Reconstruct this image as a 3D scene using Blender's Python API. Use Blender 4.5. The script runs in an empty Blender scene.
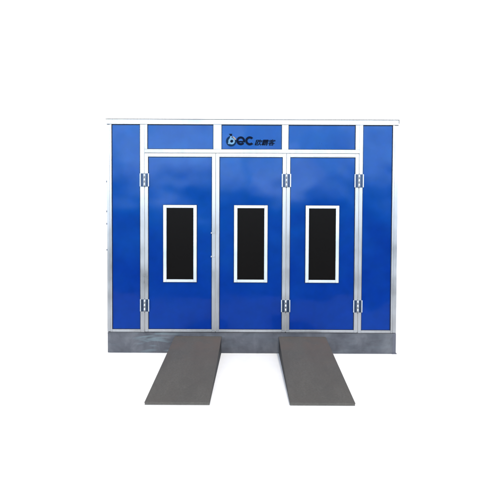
import bpy, bmesh, math, random
from mathutils import Vector, Matrix, noise
R = math.radians
random.seed(7)
S = bpy.context.scene
C = bpy.data.collections.new("scene"); S.collection.children.link(C)

# ------------------------------------------------------------------ materials
def mat(name):
    m = bpy.data.materials.new(name); m.use_nodes = True
    return m, m.node_tree, m.node_tree.nodes["Principled BSDF"]

def tex_coord(nt, scale=(1, 1, 1), kind='Object'):
    tc = nt.nodes.new("ShaderNodeTexCoord"); mp = nt.nodes.new("ShaderNodeMapping")
    mp.inputs["Scale"].default_value = scale
    nt.links.new(tc.outputs[kind], mp.inputs["Vector"])
    return mp.outputs["Vector"]

def noise_node(nt, vec, scale, detail=3.0, rough=.5, dist=0.0):
    n = nt.nodes.new("ShaderNodeTexNoise")
    n.inputs["Scale"].default_value = scale; n.inputs["Detail"].default_value = detail
    n.inputs["Roughness"].default_value = rough; n.inputs["Distortion"].default_value = dist
    nt.links.new(vec, n.inputs["Vector"])
    return n.outputs["Fac"]

def ramp(nt, fac, stops):
    r = nt.nodes.new("ShaderNodeValToRGB")
    while len(r.color_ramp.elements) < len(stops): r.color_ramp.elements.new(.5)
    for e, (p, c) in zip(r.color_ramp.elements, stops):
        e.position = p; e.color = (*c, 1) if len(c) == 3 else c
    nt.links.new(fac, r.inputs["Fac"])
    return r.outputs["Color"]

def bump(nt, bsdf, h, strength, dist, sock="Normal", chain=None):
    b = nt.nodes.new("ShaderNodeBump"); b.inputs["Strength"].default_value = strength
    b.inputs["Distance"].default_value = dist
    nt.links.new(h, b.inputs["Height"])
    if chain: nt.links.new(chain, b.inputs["Normal"])
    nt.links.new(b.outputs["Normal"], bsdf.inputs[sock])
    return b.outputs["Normal"]

def mix(nt, a, b, fac):
    m = nt.nodes.new("ShaderNodeMix"); m.data_type = 'RGBA'
    for sock, v in ((m.inputs[6], a), (m.inputs[7], b)):
        if isinstance(v, tuple): sock.default_value = (*v, 1)
        else: nt.links.new(v, sock)
    if isinstance(fac, float): m.inputs[0].default_value = fac
    else: nt.links.new(fac, m.inputs[0])
    return m.outputs[2]

# glossy blue paint on thin sheet steel, slightly wavy
def make_blue():
    m, nt, b = mat("blue_paint")
    v = tex_coord(nt)
    oi = nt.nodes.new("ShaderNodeObjectInfo")
    add = nt.nodes.new("ShaderNodeVectorMath"); add.operation = 'ADD'
    sc = nt.nodes.new("ShaderNodeVectorMath"); sc.operation = 'SCALE'
    sc.inputs[0].default_value = (37, 11, 23); nt.links.new(oi.outputs["Random"], sc.inputs["Scale"])
    nt.links.new(v, add.inputs[0]); nt.links.new(sc.outputs[0], add.inputs[1])
    w = add.outputs[0]
    dirt = noise_node(nt, w, 9, 6, .65)
    col = ramp(nt, dirt, [(.3, (.0000, .0040, .092)), (.7, (.0002, .0068, .122))])
    nt.links.new(col, b.inputs["Base Color"])
    b.inputs["Specular IOR Level"].default_value = .85
    b.inputs["Coat Weight"].default_value = .5
    b.inputs["Coat IOR"].default_value = 1.25
    b.inputs["Coat Tint"].default_value = (1, 1, 1, 1)
    b.inputs["Specular Tint"].default_value = (.02, .33, .74, 1)
    rr = ramp(nt, noise_node(nt, w, 3, 5, .6), [(.3, (.04,)*3), (.75, (.13,)*3)])
    nt.links.new(rr, b.inputs["Coat Roughness"])
    nt.links.new(ramp(nt, noise_node(nt, w, 3, 5, .6), [(.3, (.27,)*3), (.75, (.37,)*3)]), b.inputs["Roughness"])
    big = noise_node(nt, w, 1.3, 1.5, .45)
    n1 = bump(nt, b, big, .75, .04, "Coat Normal")
    nt.links.new(n1, b.inputs["Normal"])
    return m
BLUE = make_blue()

def make_alu(name, base, rough, streak=.12):
    m, nt, b = mat(name)
    v = tex_coord(nt, (1, 1, .12))
    f = noise_node(nt, v, 26, 5, .6)
    v2 = tex_coord(nt)
    g = noise_node(nt, v2, 3, 3, .5)
    lo = tuple(c * (1 - streak) for c in base)
    c1 = ramp(nt, f, [(.3, lo), (.7, base)])
    c2 = ramp(nt, g, [(.35, (.90, .90, .89)), (.6, (1, 1, 1))])
    mm = nt.nodes.new("ShaderNodeMix"); mm.data_type = 'RGBA'; mm.blend_type = 'MULTIPLY'
    mm.inputs[0].default_value = .55
    nt.links.new(c1, mm.inputs[6]); nt.links.new(c2, mm.inputs[7])
    nt.links.new(mm.outputs[2], b.inputs["Base Color"])
    b.inputs["Metallic"].default_value = 1.0
    rr = ramp(nt, g, [(.3, (rough * .8,)*3), (.7, (rough * 1.25,)*3)])
    nt.links.new(rr, b.inputs["Roughness"])
    bump(nt, b, f, .12, .002)
    return m
ALU = make_alu("mill_aluminium", (.335, .335, .345), .33)
ALU_BRIGHT = make_alu("bright_aluminium", (.30, .305, .31), .36, .09)
HINGE_DARK = make_alu("steel_dark", (.035, .050, .085), .35)
CAP = make_alu("roof_flashing", (.46, .43, .41), .5)

def make_skirt():
    m, nt, b = mat("galvanised_sheet")
    v = tex_coord(nt)
    g = noise_node(nt, v, 4.5, 6, .62, .4)
    col = ramp(nt, g, [(.25, (.026, .027, .034)), (.5, (.050, .051, .060)), (.75, (.086, .087, .095))])
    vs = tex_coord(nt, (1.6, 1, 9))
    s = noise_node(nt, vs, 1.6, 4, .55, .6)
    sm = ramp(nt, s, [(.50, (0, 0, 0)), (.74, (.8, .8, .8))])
    # the pale patch left of the left ramp
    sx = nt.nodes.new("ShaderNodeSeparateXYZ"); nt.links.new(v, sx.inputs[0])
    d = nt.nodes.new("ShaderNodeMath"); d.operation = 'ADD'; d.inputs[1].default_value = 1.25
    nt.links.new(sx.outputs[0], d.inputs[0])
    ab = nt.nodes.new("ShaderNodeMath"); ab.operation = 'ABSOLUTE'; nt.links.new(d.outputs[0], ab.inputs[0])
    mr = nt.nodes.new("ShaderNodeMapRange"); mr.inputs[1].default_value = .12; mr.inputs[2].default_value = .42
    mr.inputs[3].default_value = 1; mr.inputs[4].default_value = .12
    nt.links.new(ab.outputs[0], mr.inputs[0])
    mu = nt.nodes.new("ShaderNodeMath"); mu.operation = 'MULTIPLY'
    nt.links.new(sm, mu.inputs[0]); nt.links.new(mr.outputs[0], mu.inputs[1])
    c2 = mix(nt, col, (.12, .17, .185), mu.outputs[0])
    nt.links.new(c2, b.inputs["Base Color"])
    b.inputs["Metallic"].default_value = .35
    rr = ramp(nt, g, [(.3, (.42,)*3), (.7, (.62,)*3)]); nt.links.new(rr, b.inputs["Roughness"])
    bump(nt, b, noise_node(nt, v, 3, 2, .5), .3, .02)
    return m
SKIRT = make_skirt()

def make_ramp_mat(side=False):
    m, nt, b = mat("ramp_side_steel" if side else "ramp_plate_steel")
    v = tex_coord(nt)
    f = noise_node(nt, v, 55, 6, .75)
    g = noise_node(nt, v, 3.2, 5, .6, .3)
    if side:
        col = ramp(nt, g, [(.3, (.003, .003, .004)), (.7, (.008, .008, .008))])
    else:
        a = ramp(nt, f, [(.3, (.044, .041, .036)), (.7, (.076, .071, .062))])
        a = mix(nt, a, (.047, .043, .038), ramp(nt, noise_node(nt, tex_coord(nt, (1, .35, 1)), 5.5, 5, .65, .5), [(.42, (0, 0, 0)), (.72, (.75, .75, .75))]))
        dust = ramp(nt, g, [(.38, (0, 0, 0)), (.66, (1, 1, 1))])
        # rusty dust gathers on the upper end of the plate
        sx = nt.nodes.new("ShaderNodeSeparateXYZ"); nt.links.new(v, sx.inputs[0])
        mr = nt.nodes.new("ShaderNodeMapRange"); mr.inputs[1].default_value = -1.0; mr.inputs[2].default_value = -.05
        mr.inputs[3].default_value = .12; mr.inputs[4].default_value = 1
        nt.links.new(sx.outputs[1], mr.inputs[0])
        mu = nt.nodes.new("ShaderNodeMath"); mu.operation = 'MULTIPLY'
        nt.links.new(dust, mu.inputs[0]); nt.links.new(mr.outputs[0], mu.inputs[1])
        col = mix(nt, a, (.072, .053, .043), mu.outputs[0])
    nt.links.new(col, b.inputs["Base Color"])
    b.inputs["Roughness"].default_value = .72
    b.inputs["Specular IOR Level"].default_value = .3
    bump(nt, b, f, .35, .003)
    return m
RAMP_TOP = make_ramp_mat(); RAMP_SIDE = make_ramp_mat(True)

def plain(name, col, rough, spec=.5, metal=0, var=.15, scale=20):
    m, nt, b = mat(name)
    f = noise_node(nt, tex_coord(nt), scale, 4, .6)
    c = ramp(nt, f, [(.3, tuple(x * (1 - var) for x in col)), (.7, col)])
    nt.links.new(c, b.inputs["Base Color"])
    b.inputs["Roughness"].default_value = rough; b.inputs["Specular IOR Level"].default_value = spec
    b.inputs["Metallic"].default_value = metal
    return m
GLASS = plain("tinted_glass", (.0022, .0017, .0015), .35, .05)  # opaque pane; the dark interior behind it is painted into its colour
SEAL = plain("black_rubber", (.012, .014, .022), .7, .2)
WIN_FRAME = make_alu("window_aluminium", (.46, .48, .495), .42, .04)
NAVY = plain("navy_vinyl", (.001, .004, .016), .6, .04)
TEAL = plain("teal_vinyl", (.001, .014, .045), .6, .06)
PALE = plain("pale_vinyl", (.10, .21, .33), .6, .1)
ORANGE = plain("orange_vinyl", (.22, .19, .18), .6, .1)
ROOF = plain("roof_sheet", (.45, .46, .47), .55, .4)
PAVE = plain("white_concrete", (.74, .73, .71), .9, .1, 0, .06, 3)
ADDED_ASPH = plain("asphalt", (.045, .045, .047), .9, .2, 0, .3, 8)

# ------------------------------------------------------------------ helpers
def box(bm, x0, x1, y0, y1, z0, z1, bev=0.0, mi=0):
    r = bmesh.ops.create_cube(bm, size=1)
    vs = r['verts']
    for v in vs:
        v.co = Vector((x0 + (v.co.x + .5) * (x1 - x0), y0 + (v.co.y + .5) * (y1 - y0), z0 + (v.co.z + .5) * (z1 - z0)))
    fs = set(f for v in vs for f in v.link_faces)
    for f in fs: f.material_index = mi
    if bev:
        es = set(e for v in vs for e in v.link_edges)
        bmesh.ops.bevel(bm, geom=list(es), offset=bev, segments=2, profile=.6, affect='EDGES')

def cyl(bm, c, r, h, axis='Z', seg=20, mi=0):
    M = Matrix.Translation(c)
    if axis == 'Y': M = M @ Matrix.Rotation(R(90), 4, 'X')
    if axis == 'X': M = M @ Matrix.Rotation(R(90), 4, 'Y')
    q = bmesh.ops.create_cone(bm, cap_ends=True, segments=seg, radius1=r, radius2=r, depth=h, matrix=M)
    for f in set(f for v in q['verts'] for f in v.link_faces):
        f.material_index = mi
        if len(f.verts) == 4: f.smooth = True

def obj(name, bm, mats, parent=None, loc=(0, 0, 0)):
    me = bpy.data.meshes.new(name); bmesh.ops.recalc_face_normals(bm, faces=bm.faces)
    bm.to_mesh(me); bm.free()
    for m in (mats if isinstance(mats, (list, tuple)) else [mats]): me.materials.append(m)
    o = bpy.data.objects.new(name, me); C.objects.link(o)
    o.location = loc
    if parent: o.parent = parent
    return o

def frame_ring(bm, x0, x1, z0, z1, wx, wz, y0, y1, bev=.002, mi=0):
    "four mitre-less members butted end to end: stiles run full height"
    box(bm, x0, x0 + wx, y0, y1, z0, z1, bev, mi)
    box(bm, x1 - wx, x1, y0, y1, z0, z1, bev, mi)
    box(bm, x0 + wx + .0004, x1 - wx - .0004, y0 + .0006, y1, z0, z0 + wz, bev, mi)
    box(bm, x0 + wx + .0004, x1 - wx - .0004, y0 + .0006, y1, z1 - wz, z1, bev, mi)

AMP = [.0028]
def sheet(x0, x1, z0, z1, y, parent, name, label=None):
    "sheet with gentle dishing so that its reflections wander"
    bm = bmesh.new()
    nx, nz = max(4, int((x1 - x0) / .06)), max(4, int((z1 - z0) / .06))
    sd = random.random() * 50
    g = [[None] * (nz + 1) for _ in range(nx + 1)]
    for i in range(nx + 1):
        for j in range(nz + 1):
            x = x0 + (x1 - x0) * i / nx; z = z0 + (z1 - z0) * j / nz
            e = 1
            d = noise.noise(Vector((x * 1.1 + sd, z * .75, sd))) * AMP[0]
            g[i][j] = bm.verts.new((x, y + d, z))
    for i in range(nx):
        for j in range(nz):
            f = bm.faces.new((g[i][j], g[i + 1][j], g[i + 1][j + 1], g[i][j + 1])); f.smooth = True
    front = set(bm.faces[:])
    ret = bmesh.ops.extrude_face_region(bm, geom=bm.faces[:], use_keep_orig=True)
    back = set(q for q in ret['geom'] if isinstance(q, bmesh.types.BMFace))
    for v in [q for q in ret['geom'] if isinstance(q, bmesh.types.BMVert)]: v.co.y = y + .03
    for f in bm.faces: f.smooth = f in front
    rim = [e for e in bm.edges if len([f for f in e.link_faces if f in front]) == 1]
    bmesh.ops.split_edges(bm, edges=rim)
    o = obj(name, bm, BLUE, parent)
    if label: o['label'] = label
    return o

def seal(x0, x1, z0, z1, y, parent, w=.007):
    bm = bmesh.new()
    frame_ring(bm, x0, x1, z0, z1, w, w, y - .004, y + .012, 0)
    return obj("rubber_seal", bm, SEAL, parent)

def empty(name, loc=(0, 0, 0), parent=None):
    o = bpy.data.objects.new(name, None); C.objects.link(o); o.location = loc
    o.empty_display_size = .2
    if parent: o.parent = parent
    return o

# ------------------------------------------------------------------ setting
bm = bmesh.new(); bmesh.ops.create_grid(bm, x_segments=1, y_segments=1, size=600)
g = obj("ground", bm, ADDED_ASPH, None, (0, 0, -.004)); g['kind'] = 'structure'  # unseen dark sheet added behind the camera for panels and frames to reflect
bm = bmesh.new()
bmesh.ops.create_grid(bm, x_segments=1, y_segments=1, size=1)
for v in bm.verts: v.co = Vector((v.co.x * 590, -4.3 if v.co.y < 0 else 590, 0))
p = obj("pavement", bm, PAVE); p['kind'] = 'structure'

# ------------------------------------------------------------------ booth
booth = empty("spray_booth")
booth['label'] = "large blue spray booth cabin with three windowed doors in white aluminium framing"
booth['category'] = "spray booth"
DEP = 6.8
FZ0 = .285

# base skirt with folded top lip
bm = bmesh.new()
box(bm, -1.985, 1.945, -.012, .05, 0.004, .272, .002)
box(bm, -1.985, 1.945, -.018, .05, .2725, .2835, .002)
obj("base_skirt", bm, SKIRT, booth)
bm = bmesh.new()
box(bm, 1.9465, 1.992, -.004, .05, .0, .284, .002)
box(bm, 1.94, 2.0, -.018, .06, .0, .012, .001)
obj("corner_foot", bm, make_alu("foot_steel", (.115, .115, .135), .5), booth)
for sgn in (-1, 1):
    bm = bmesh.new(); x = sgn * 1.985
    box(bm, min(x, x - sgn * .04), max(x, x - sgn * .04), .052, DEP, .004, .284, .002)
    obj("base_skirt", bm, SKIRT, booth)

# corner posts, door posts
def post(x0, x1, z0, z1, y1=.09, name="post"):
    bm = bmesh.new()
    box(bm, x0, x1, 0, y1, z0, z1, .003)
    return obj(name, bm, ALU, booth)
for x0, x1, i0, i1 in ((-1.995, -1.9535, -1.9525, -1.927), (1.9435, 1.995, 1.917, 1.9425)):
    bm = bmesh.new()
    box(bm, x0, x1, .004, .09, FZ0, 3.1385, .008)
    box(bm, i0, i1, 0, .088, FZ0, 3.1385, .004)
    obj("corner_post", bm, ALU, booth)
STRIP = plain("grey_weather_strip", (.30, .29, .27), .7, .2)
bm = bmesh.new()
for a, b_ in ((-1.479, -1.474), (-.5065, -.498), (.462, .470), (1.456, 1.463)): box(bm, a, b_, .008, .04, .30, 2.7475)
box(bm, -1.474, 1.4565, .0083, .04, 2.7477, 2.7534)
obj("weather_strip", bm, STRIP, booth)
post(-1.536, -1.4785, FZ0, 3.1385)
post(1.4625, 1.508, FZ0, 3.1385)
# top rail and flashing
bm = bmesh.new(); box(bm, -1.995, 1.995, -.002, .09, 3.14, 3.208, .003); obj("top_rail", bm, ALU_BRIGHT, booth)
bm = bmesh.new(); box(bm, -2.008, 2.001, -.012, .14, 3.209, 3.221, .002)
box(bm, 1.9955, 2.004, -.014, .010, 3.165, 3.2085, .001)
obj("roof_flashing", bm, CAP, booth)
# side bay bottom rails + panels
for x0, x1 in ((-1.9265, -1.5365), (1.5085, 1.9165)):
    bm = bmesh.new(); box(bm, x0, x1, .002, .06, FZ0 + .001, .322, .002); obj("bottom_rail", bm, ALU, booth)
    sheet(x0 + .001, x1 - .001, .323, 3.139, .014, booth, "side_panel")
    seal(x0 + .0005, x1 - .0005, .3225, 3.1393, .012, booth)
# transom frame
bm = bmesh.new()
box(bm, -1.4775, 1.4615, .001, .07, 2.7535, 2.803, .002)
for a, b_ in ((-1.4775, -1.438), (-.534, -.425), (.402, .490), (1.408, 1.4615)):
    box(bm, a, b_, .001, .07, 2.8035, 3.1395, .002)
obj("transom_frame", bm, ALU_BRIGHT, booth)
tp = []
AMP[0] = .0009
for a, b_ in ((-1.438, -.534), (-.425, .402), (.490, 1.408)):
    tp.append(sheet(a + .001, b_ - .001, 2.804, 3.139, .013, booth, "transom_panel"))
    seal(a + .0005, b_ - .0005, 2.8037, 3.1393, .011, booth)

AMP[0] = .0028
# --- doors
def hinge(parent, x, z, h):
    bm = bmesh.new()
    # leaf plates with narrow raised outer lips; knuckle barrel in the middle
    for s in (-1, 1):
        a, b_ = sorted((x + s * .008, x + s * .050))
        box(bm, a, b_, -.0045, -.0005, z - h / 2, z + h / 2, .001, 1)
        a, b_ = sorted((x + s * .0505, x + s * .063))
        box(bm, a, b_, -.010, -.0005, z - h / 2 + .002, z + h / 2 - .002, .003, 0)
        for zz in (-.33, .33):
            cyl(bm, (x + s * .031, -.005, z + zz * h), .0055, .003, 'Y', 12, 1)
    box(bm, x - .014, x + .014, -.009, -.0047, z - h / 2, z + h / 2, .003, 0)
    for k in range(3):
        hh = h / 3
        cyl(bm, (x, -.011, z - h / 2 + hh * (k + .5)), .011, hh - .002, 'Z', 20, 0)
    cyl(bm, (x, -.011, z), .007, h + .008, 'Z', 16, 1)
    return obj("hinge", bm, [WIN_FRAME, HINGE_DARK], parent)

def door(x0, x1, sw, sill):
    d = empty("door", (0, 0, 0), booth)
    z0, z1 = FZ0 + .004, 2.7475
    bm = bmesh.new()
    frame_ring(bm, x0, x1, z0, z1, sw, .036, 0, .045, .003)
    obj("door_frame", bm, ALU, d)
    px0, px1, pz0, pz1 = x0 + sw, x1 - sw, z0 + .036, z1 - .046
    bm = bmesh.new(); box(bm, px0 + .0005, px1 - .0005, .0007, .04, pz1 + .0003, z1 - .0365, 0)
    obj("top_rail", bm, ALU, d)
    # panel with a real opening: four sheets' worth of field around the window
    sheet(px0 + .0006, px1 - .0006, pz0 + .0006, pz1 - .0006, .012, d, "door_panel")
    seal(px0 + .0002, px1 - .0002, pz0 + .0002, pz1 - .0002, .010, d)
    cx = (x0 + x1) / 2
    wx0, wx1, wz0, wz1 = cx - .229, cx + .229, .981, 2.040
    bm = bmesh.new()
    frame_ring(bm, wx0, wx1, wz0, wz1, .044, .038, -.006, .010, .003)
    obj("window_frame", bm, WIN_FRAME, d)
    bm = bmesh.new(); box(bm, wx0 + .043, wx1 - .043, -.0005, .0078, wz0 + .037, wz1 - .037, 0)
    obj("window_pane", bm, GLASS, d)
    bm = bmesh.new(); frame_ring(bm, wx0 - .006, wx1 + .006, wz0 - .006, wz1 + .006, .012, .012, .001, .011, 0)
    obj("window_seal", bm, SEAL, d)
    return d
D1 = door(-1.4745, -.506, .046, 0)
D2 = door(-.4985, .4625, .047, 0)
D3 = door(.4695, 1.4565, .047, 0)
D1['label'] = "left door with two hinges and small latch catches"
for d, x in ((D1, -1.4765), (D2, .466), (D3, 1.4597)):
    hinge(d, x, 2.381, .183); hinge(d, x, .657, .172)
# latch catches on the meeting stile of the left door
for z in (1.66, 1.335):
    bm = bmesh.new()
    box(bm, -.566, -.549, -.008, -.001, z - .010, z + .010, .003)
    box(bm, -.5485, -.512, -.005, -.0005, z - .007, z + .007, .002)
    obj("latch", bm, ALU, D1)

# --- lettering on the middle transom panel
LOGO = empty("lettering", (0, 0, 0), tp[1])
def poly(bm, pts, y0, y1, mi=0):
    f = [bm.verts.new((x, y0, z)) for x, z in pts]; b2 = [bm.verts.new((x, y1, z)) for x, z in pts]
    for q in (bm.faces.new(f), bm.faces.new(b2[::-1])): q.material_index = mi
    n = len(pts)
    for i in range(n):
        q = bm.faces.new((f[i], b2[i], b2[(i + 1) % n], f[(i + 1) % n])); q.material_index = mi

def arc_band(bm, cx, cz, ro, ri, a0, a1, y0, y1, mi=0, n=40, sx=1.0, teeth=0, tin=None, cxi=None):
    "ring segment; teeth notches its outer edge; inner circle may sit off-centre"
    cxi = cx if cxi is None else cxi
    pts = []
    for i in range(n + 1):
        a = R(a0 + (a1 - a0) * i / n); r = ro
        if teeth and tin and tin[0] <= math.degrees(a) <= tin[1]:
            r = ro * (1.0 + .05 * (1 if math.sin(a * teeth) > 0 else -1))
        pts.append((cx + r * math.cos(a) * sx, cz + r * math.sin(a)))
    q = []
    for i in range(n + 1):
        a = R(a0 + (a1 - a0) * i / n)
        q.append((cxi + ri * math.cos(a) * sx, cz + ri * math.sin(a)))
    for i in range(n):
        poly(bm, [pts[i], pts[i + 1], q[i + 1], q[i]], y0, y1, mi)

def disc(bm, cx, cz, rx, rz, y0, y1, mi=0, n=36, tilt=0.0):
    pts = []
    for i in range(n):
        a = 2 * math.pi * i / n; x = rx * math.cos(a); z = rz * math.sin(a)
        pts.append((cx + x * math.cos(tilt) - z * math.sin(tilt), cz + x * math.sin(tilt) + z * math.cos(tilt)))
    poly(bm, pts, y0, y1, mi)

Y0 = .0072     # in front of the panel
# round emblem with a slanted b
bm = bmesh.new()
ex, ez, er = -.292, 2.920, .076
disc(bm, ex, ez - .004, er * .94, er * .94, Y0 + .002, Y0 + .0045, 1)                       # teal disc
poly(bm, [(ex - .046, ez - .040), (ex - .022, ez - .044), (ex + .012, ez + .064), (ex - .010, ez + .066)], Y0 + .0005, Y0 + .0019, 2)
poly(bm, [(ex - .030, ez + .096), (ex + .014, ez + .096), (ex + .008, ez + .067), (ex - .012, ez + .067)], Y0 + .0002, Y0 + .0045, 0)
disc(bm, ex + .006, ez - .004, .045, .044, Y0 - .001, Y0 + .0004, 2)                     # bowl
disc(bm, ex + .008, ez - .004, .021, .019, Y0 - .003, Y0 - .0011, 0, tilt=.5)            # eye of the bowl
arc_band(bm, ex, ez - .004, er * .93, er * .70, 18, 72, Y0 - .0024, Y0 - .0013, 3)       # warm sector
emb = obj("emblem", bm, [NAVY, TEAL, PALE, ORANGE], LOGO)
# letter e
bm = bmesh.new()
cx, cz, ro, ri = -.161, 2.922, .060, .031
arc_band(bm, cx, cz, ro, ri, 0, 322, Y0, Y0 + .004, 0, 60)
poly(bm, [(cx - ro * .8, cz - .002), (cx - ro * .8, cz - .020), (cx + ro, cz - .020), (cx + ro, cz - .002)], Y0 - .0005, Y0 + .0035)
obj("letter_e", bm, NAVY, LOGO)
# letter c with a toothed gear-like outer edge
bm = bmesh.new()
arc_band(bm, -.038, 2.922, .061, .031, 42, 318, Y0, Y0 + .004, 0, 120, 1.0, 22, (150, 318))
obj("letter_c", bm, NAVY, LOGO)
# slanted characters
cu = bpy.data.curves.new("characters", 'FONT'); cu.body = "\u6b27\u9738\u5ba2"
cu.size = .092; cu.shear = .28; cu.extrude = .0015; cu.space_character = .93
tmp = bpy.data.objects.new("characters_text", cu); C.objects.link(tmp)
bpy.context.view_layer.update()
dg = bpy.context.evaluated_depsgraph_get()
me = bpy.data.meshes.new_from_object(tmp.evaluated_get(dg)); me.name = "characters"
C.objects.unlink(tmp); bpy.data.objects.remove(tmp)
me.materials.clear(); me.materials.append(NAVY)
b0 = bmesh.new(); b0.from_mesh(me)
w0 = max(v.co.x for v in b0.verts) - min(v.co.x for v in b0.verts)
base_geom = b0.verts[:] + b0.edges[:] + b0.faces[:]
for q, (dx, dz) in enumerate(((.026, 0), (-.026, .004), (.012, -.016), (-.012, .016))):     # heavier strokes
    r_ = bmesh.ops.duplicate(b0, geom=base_geom)
    bmesh.ops.translate(b0, verts=[v for v in r_['geom'] if isinstance(v, bmesh.types.BMVert)], vec=(dx * w0 / 3.2, dz * w0 / 3.2, .00012 * (q + 1)))
b0.to_mesh(me); b0.free()
ch = bpy.data.objects.new("characters", me); C.objects.link(ch); ch.parent = LOGO
xs = [v.co.x for v in me.vertices]; zs = [v.co.y for v in me.vertices]
sx = .286 / (max(xs) - min(xs)); sz = .084 / (max(zs) - min(zs))
for v in me.vertices:
    v.co = Vector(((v.co.x - min(xs)) * sx + .029, Y0 + .002 - v.co.z, (v.co.y - min(zs)) * sz + 2.859))

# --- body behind the front: walls, roof, rear
for s in (-1, 1):
    w = empty("side_wall", (0, 0, 0), booth)
    n = 6; L = (DEP - .10) / n
    for k in range(n):
        y0 = .095 + k * L
        bm = bmesh.new(); xo = s * 1.975
        box(bm, min(xo, xo - s * .04), max(xo, xo - s * .04), y0 + .012, y0 + L - .012, .322, 3.138, .004)
        obj("wall_panel", bm, BLUE, w)
        bm = bmesh.new(); xo = s * 1.988
        box(bm, min(xo, xo - s * .06), max(xo, xo - s * .06), y0 + L - .0115, y0 + L + .0115, .286, 3.138, .002)
        obj("joint_strip", bm, ALU, w)
    bm = bmesh.new(); xo = s * 1.99
    box(bm, min(xo, xo - s * .06), max(xo, xo - s * .06), .092, DEP, 3.1395, 3.206, .002)
    box(bm, min(xo, xo - s * .06), max(xo, xo - s * .06), .092, DEP, .2865, .320, .002)
    obj("wall_rail", bm, ALU, w)
# small clips on the left corner post's outer edge
for z in (2.36, 1.95, 1.78, 1.42):
    bm = bmesh.new(); box(bm, -2.008, -1.9955, .02, .05, z - .012, z + .012, .003); obj("corner_clip", bm, HINGE_DARK, booth)
bm = bmesh.new(); box(bm, -1.98, 1.98, DEP + .001, DEP + .05, .004, 3.2, .003); obj("rear_wall", bm, BLUE, booth)
bm = bmesh.new(); box(bm, -2.0, 2.0, .142, DEP + .06, 3.2085, 3.219, .002); obj("roof", bm, ROOF, booth)

# ------------------------------------------------------------------ ramps
def ramp_thing(x0, x1, zt, L, label, skew0=0, skew1=0):
    t = empty("loading_ramp", ((x0 + x1) / 2, -.022, 0))
    t['label'] = label; t['category'] = "ramp"; t['group'] = "grey steel ramps in front of the booth"
    w = (x1 - x0) / 2
    lip = .030
    # plate: top surface from height zt down to the front lip
    def wedge(bm, x0, x1, ya, yb, za_t, za_b, zb_t, zb_b, bev=.002):
        vs = [bm.verts.new(c) for c in ((x0, ya, za_b), (x1, ya, za_b), (x1, ya, za_t), (x0, ya, za_t),
                                        (x0, yb, zb_b), (x1, yb, zb_b), (x1, yb, zb_t), (x0, yb, zb_t))]
        fs = [(0, 1, 2, 3), (4, 7, 6, 5), (0, 3, 7, 4), (1, 5, 6, 2), (3, 2, 6, 7), (0, 4, 5, 1)]
        ff = [bm.faces.new([vs[i] for i in f]) for f in fs]
        if bev:
            es = set(e for f in ff for e in f.edges)
            bmesh.ops.bevel(bm, geom=list(es), offset=bev, segments=2, affect='EDGES')
    bm = bmesh.new(); wedge(bm, -w, w, 0, -L, zt, zt - .012, lip, lip - .012, .003)
    for v in bm.verts: v.co.x += (skew1 if v.co.y < -L / 2 else skew0)
    obj("ramp_plate", bm, RAMP_TOP, t)
    for s in (-1, 1):
        bm = bmesh.new()
        a, b_ = sorted((s * (w - .004), s * (w - .014)))
        wedge(bm, a, b_, -.002, -L + .020, zt - .0125, .003, lip - .0125, .003, .001)
        obj("side_plate", bm, RAMP_SIDE, t)
    bm = bmesh.new()
    wedge(bm, -w + .003, w - .003, -L + .003, -L + .018, lip - .0127, .003, lip - .0125, .003, .0)
    obj("front_plate", bm, RAMP_TOP, t)
    return t
ramp_thing(-1.058, -.414, .238, 1.80, "grey steel ramp under the left door, dusty brown at its upper end")
ramp_thing(.372, 1.017, .238, 1.80, "grey steel ramp under the right door, angled towards the right of the photo")

# ------------------------------------------------------------------ light
SKY_LO, SKY_HI = .02, .15
SKY_K = (1.0, 1.0, 1.0)
SKY_CLOUD = (47.0, 54.0, 60.0)
SKYLINE = (.35, .5, .75)
BACK = 5.3
EL, AZ = 52, 8           # sun behind the camera
sun = bpy.data.lights.new("sun", 'SUN'); so = bpy.data.objects.new("sun", sun); C.objects.link(so)
sun.energy = SUN = 1.6; sun.angle = R(6); sun.color = (1, .95, .87)
dirv = Vector((math.sin(R(AZ)) * math.cos(R(EL)), -math.cos(R(AZ)) * math.cos(R(EL)), math.sin(R(EL))))   # towards the sun
so.rotation_euler = dirv.to_track_quat('Z', 'Y').to_euler(); so.location = dirv * 30
w = bpy.data.worlds.new("World"); S.world = w; w.use_nodes = True
nt = w.node_tree; bg = nt.nodes["Background"]
sky = nt.nodes.new("ShaderNodeTexSky"); sky.sky_type = 'NISHITA'; sky.sun_disc = False
sky.sun_elevation = R(EL); sky.sun_rotation = R(180 - AZ)
sky.dust_density = 1.5; sky.air_density = 1.0; sky.ozone_density = 1.0
# the sky in front of the booth (what its glossy sheets mirror) is a bright blue-white one over
# a dark far skyline; the sky behind it is plain bright white cloud
W_ = nt
tc = W_.nodes.new("ShaderNodeTexCoord"); sp_ = W_.nodes.new("ShaderNodeSeparateXYZ")
W_.links.new(tc.outputs["Generated"], sp_.inputs[0])
def wmath(op, a, b=None):
    n = W_.nodes.new("ShaderNodeMath"); n.operation = op
    for i, v in enumerate((a, b)):
        if v is None: continue
        if isinstance(v, (int, float)): n.inputs[i].default_value = v
        else: W_.links.new(v, n.inputs[i])
    return n.outputs[0]
def wrange(v, a, b, c, d, kind='SMOOTHSTEP'):
    n = W_.nodes.new("ShaderNodeMapRange"); n.interpolation_type = kind
    for i, q in enumerate((a, b, c, d)): n.inputs[i + 1].default_value = q
    W_.links.new(v, n.inputs[0]); return n.outputs[0]
mp = W_.nodes.new("ShaderNodeMapping"); mp.inputs["Scale"].default_value = (1, 1, 1.6)
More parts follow.
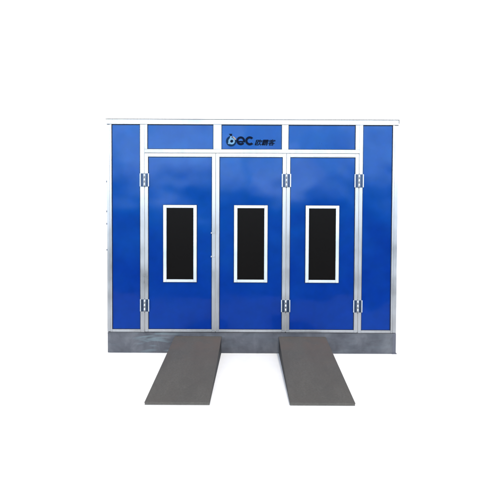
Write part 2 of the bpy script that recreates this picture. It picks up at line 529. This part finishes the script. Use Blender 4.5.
W_.links.new(tc.outputs["Generated"], mp.inputs["Vector"])
cl = noise_node(W_, mp.outputs["Vector"], 4.5, 4, .5, .3)
skyl = wmath('ADD', sp_.outputs[2], wmath('MULTIPLY', wmath('SUBTRACT', cl, .5), .13))
edge = wrange(skyl, SKY_LO, SKY_HI, 0, 1)
mulc = W_.nodes.new("ShaderNodeMix"); mulc.data_type = 'RGBA'; mulc.blend_type = 'MULTIPLY'; mulc.inputs[0].default_value = 1
W_.links.new(sky.outputs[0], mulc.inputs[6]); mulc.inputs[7].default_value = (*SKY_K, 1)
dim = wrange(sp_.outputs[2], .24, .42, 1, 0)
cloudy = mix(W_, mulc.outputs[2], SKY_CLOUD, wmath("MULTIPLY", wrange(cl, .36, .62, .35, 1.0), dim))
front = mix(W_, SKYLINE, cloudy, edge)
behind = wrange(sp_.outputs[1], -.25, .05, 0, 1)
W_.links.new(mix(W_, front, (BACK, BACK, BACK), behind), bg.inputs["Color"])
bg.inputs["Strength"].default_value = .15

# ------------------------------------------------------------------ camera
cam = bpy.data.cameras.new("camera"); co = bpy.data.objects.new("camera", cam); C.objects.link(co)
F, pitch, yaw, roll, sy = 455.31, -.0277, -.0014, .0044, -13.287
cp, sp, cyw, syw = math.cos(pitch), math.sin(pitch), math.cos(yaw), math.sin(yaw)
fw = Vector((syw * cp, cyw * cp, sp)); rt = Vector((cyw, -syw, 0)); up = rt.cross(fw)
r2 = rt * math.cos(roll) + up * math.sin(roll); u2 = -rt * math.sin(roll) + up * math.cos(roll)
co.matrix_world = Matrix(((r2.x, u2.x, -fw.x, -.02), (r2.y, u2.y, -fw.y, -6.25), (r2.z, u2.z, -fw.z, 1.784), (0, 0, 0, 1)))
cam.sensor_width = 36; cam.lens = 36 * F / 500; cam.shift_y = sy / 500
cam.clip_end = 2000; cam.clip_start = .05
S.camera = co
S.view_settings.view_transform = 'Standard'; S.view_settings.look = 'None'
S.view_settings.exposure = .55; S.view_settings.gamma = 1
S.render.engine = 'CYCLES'
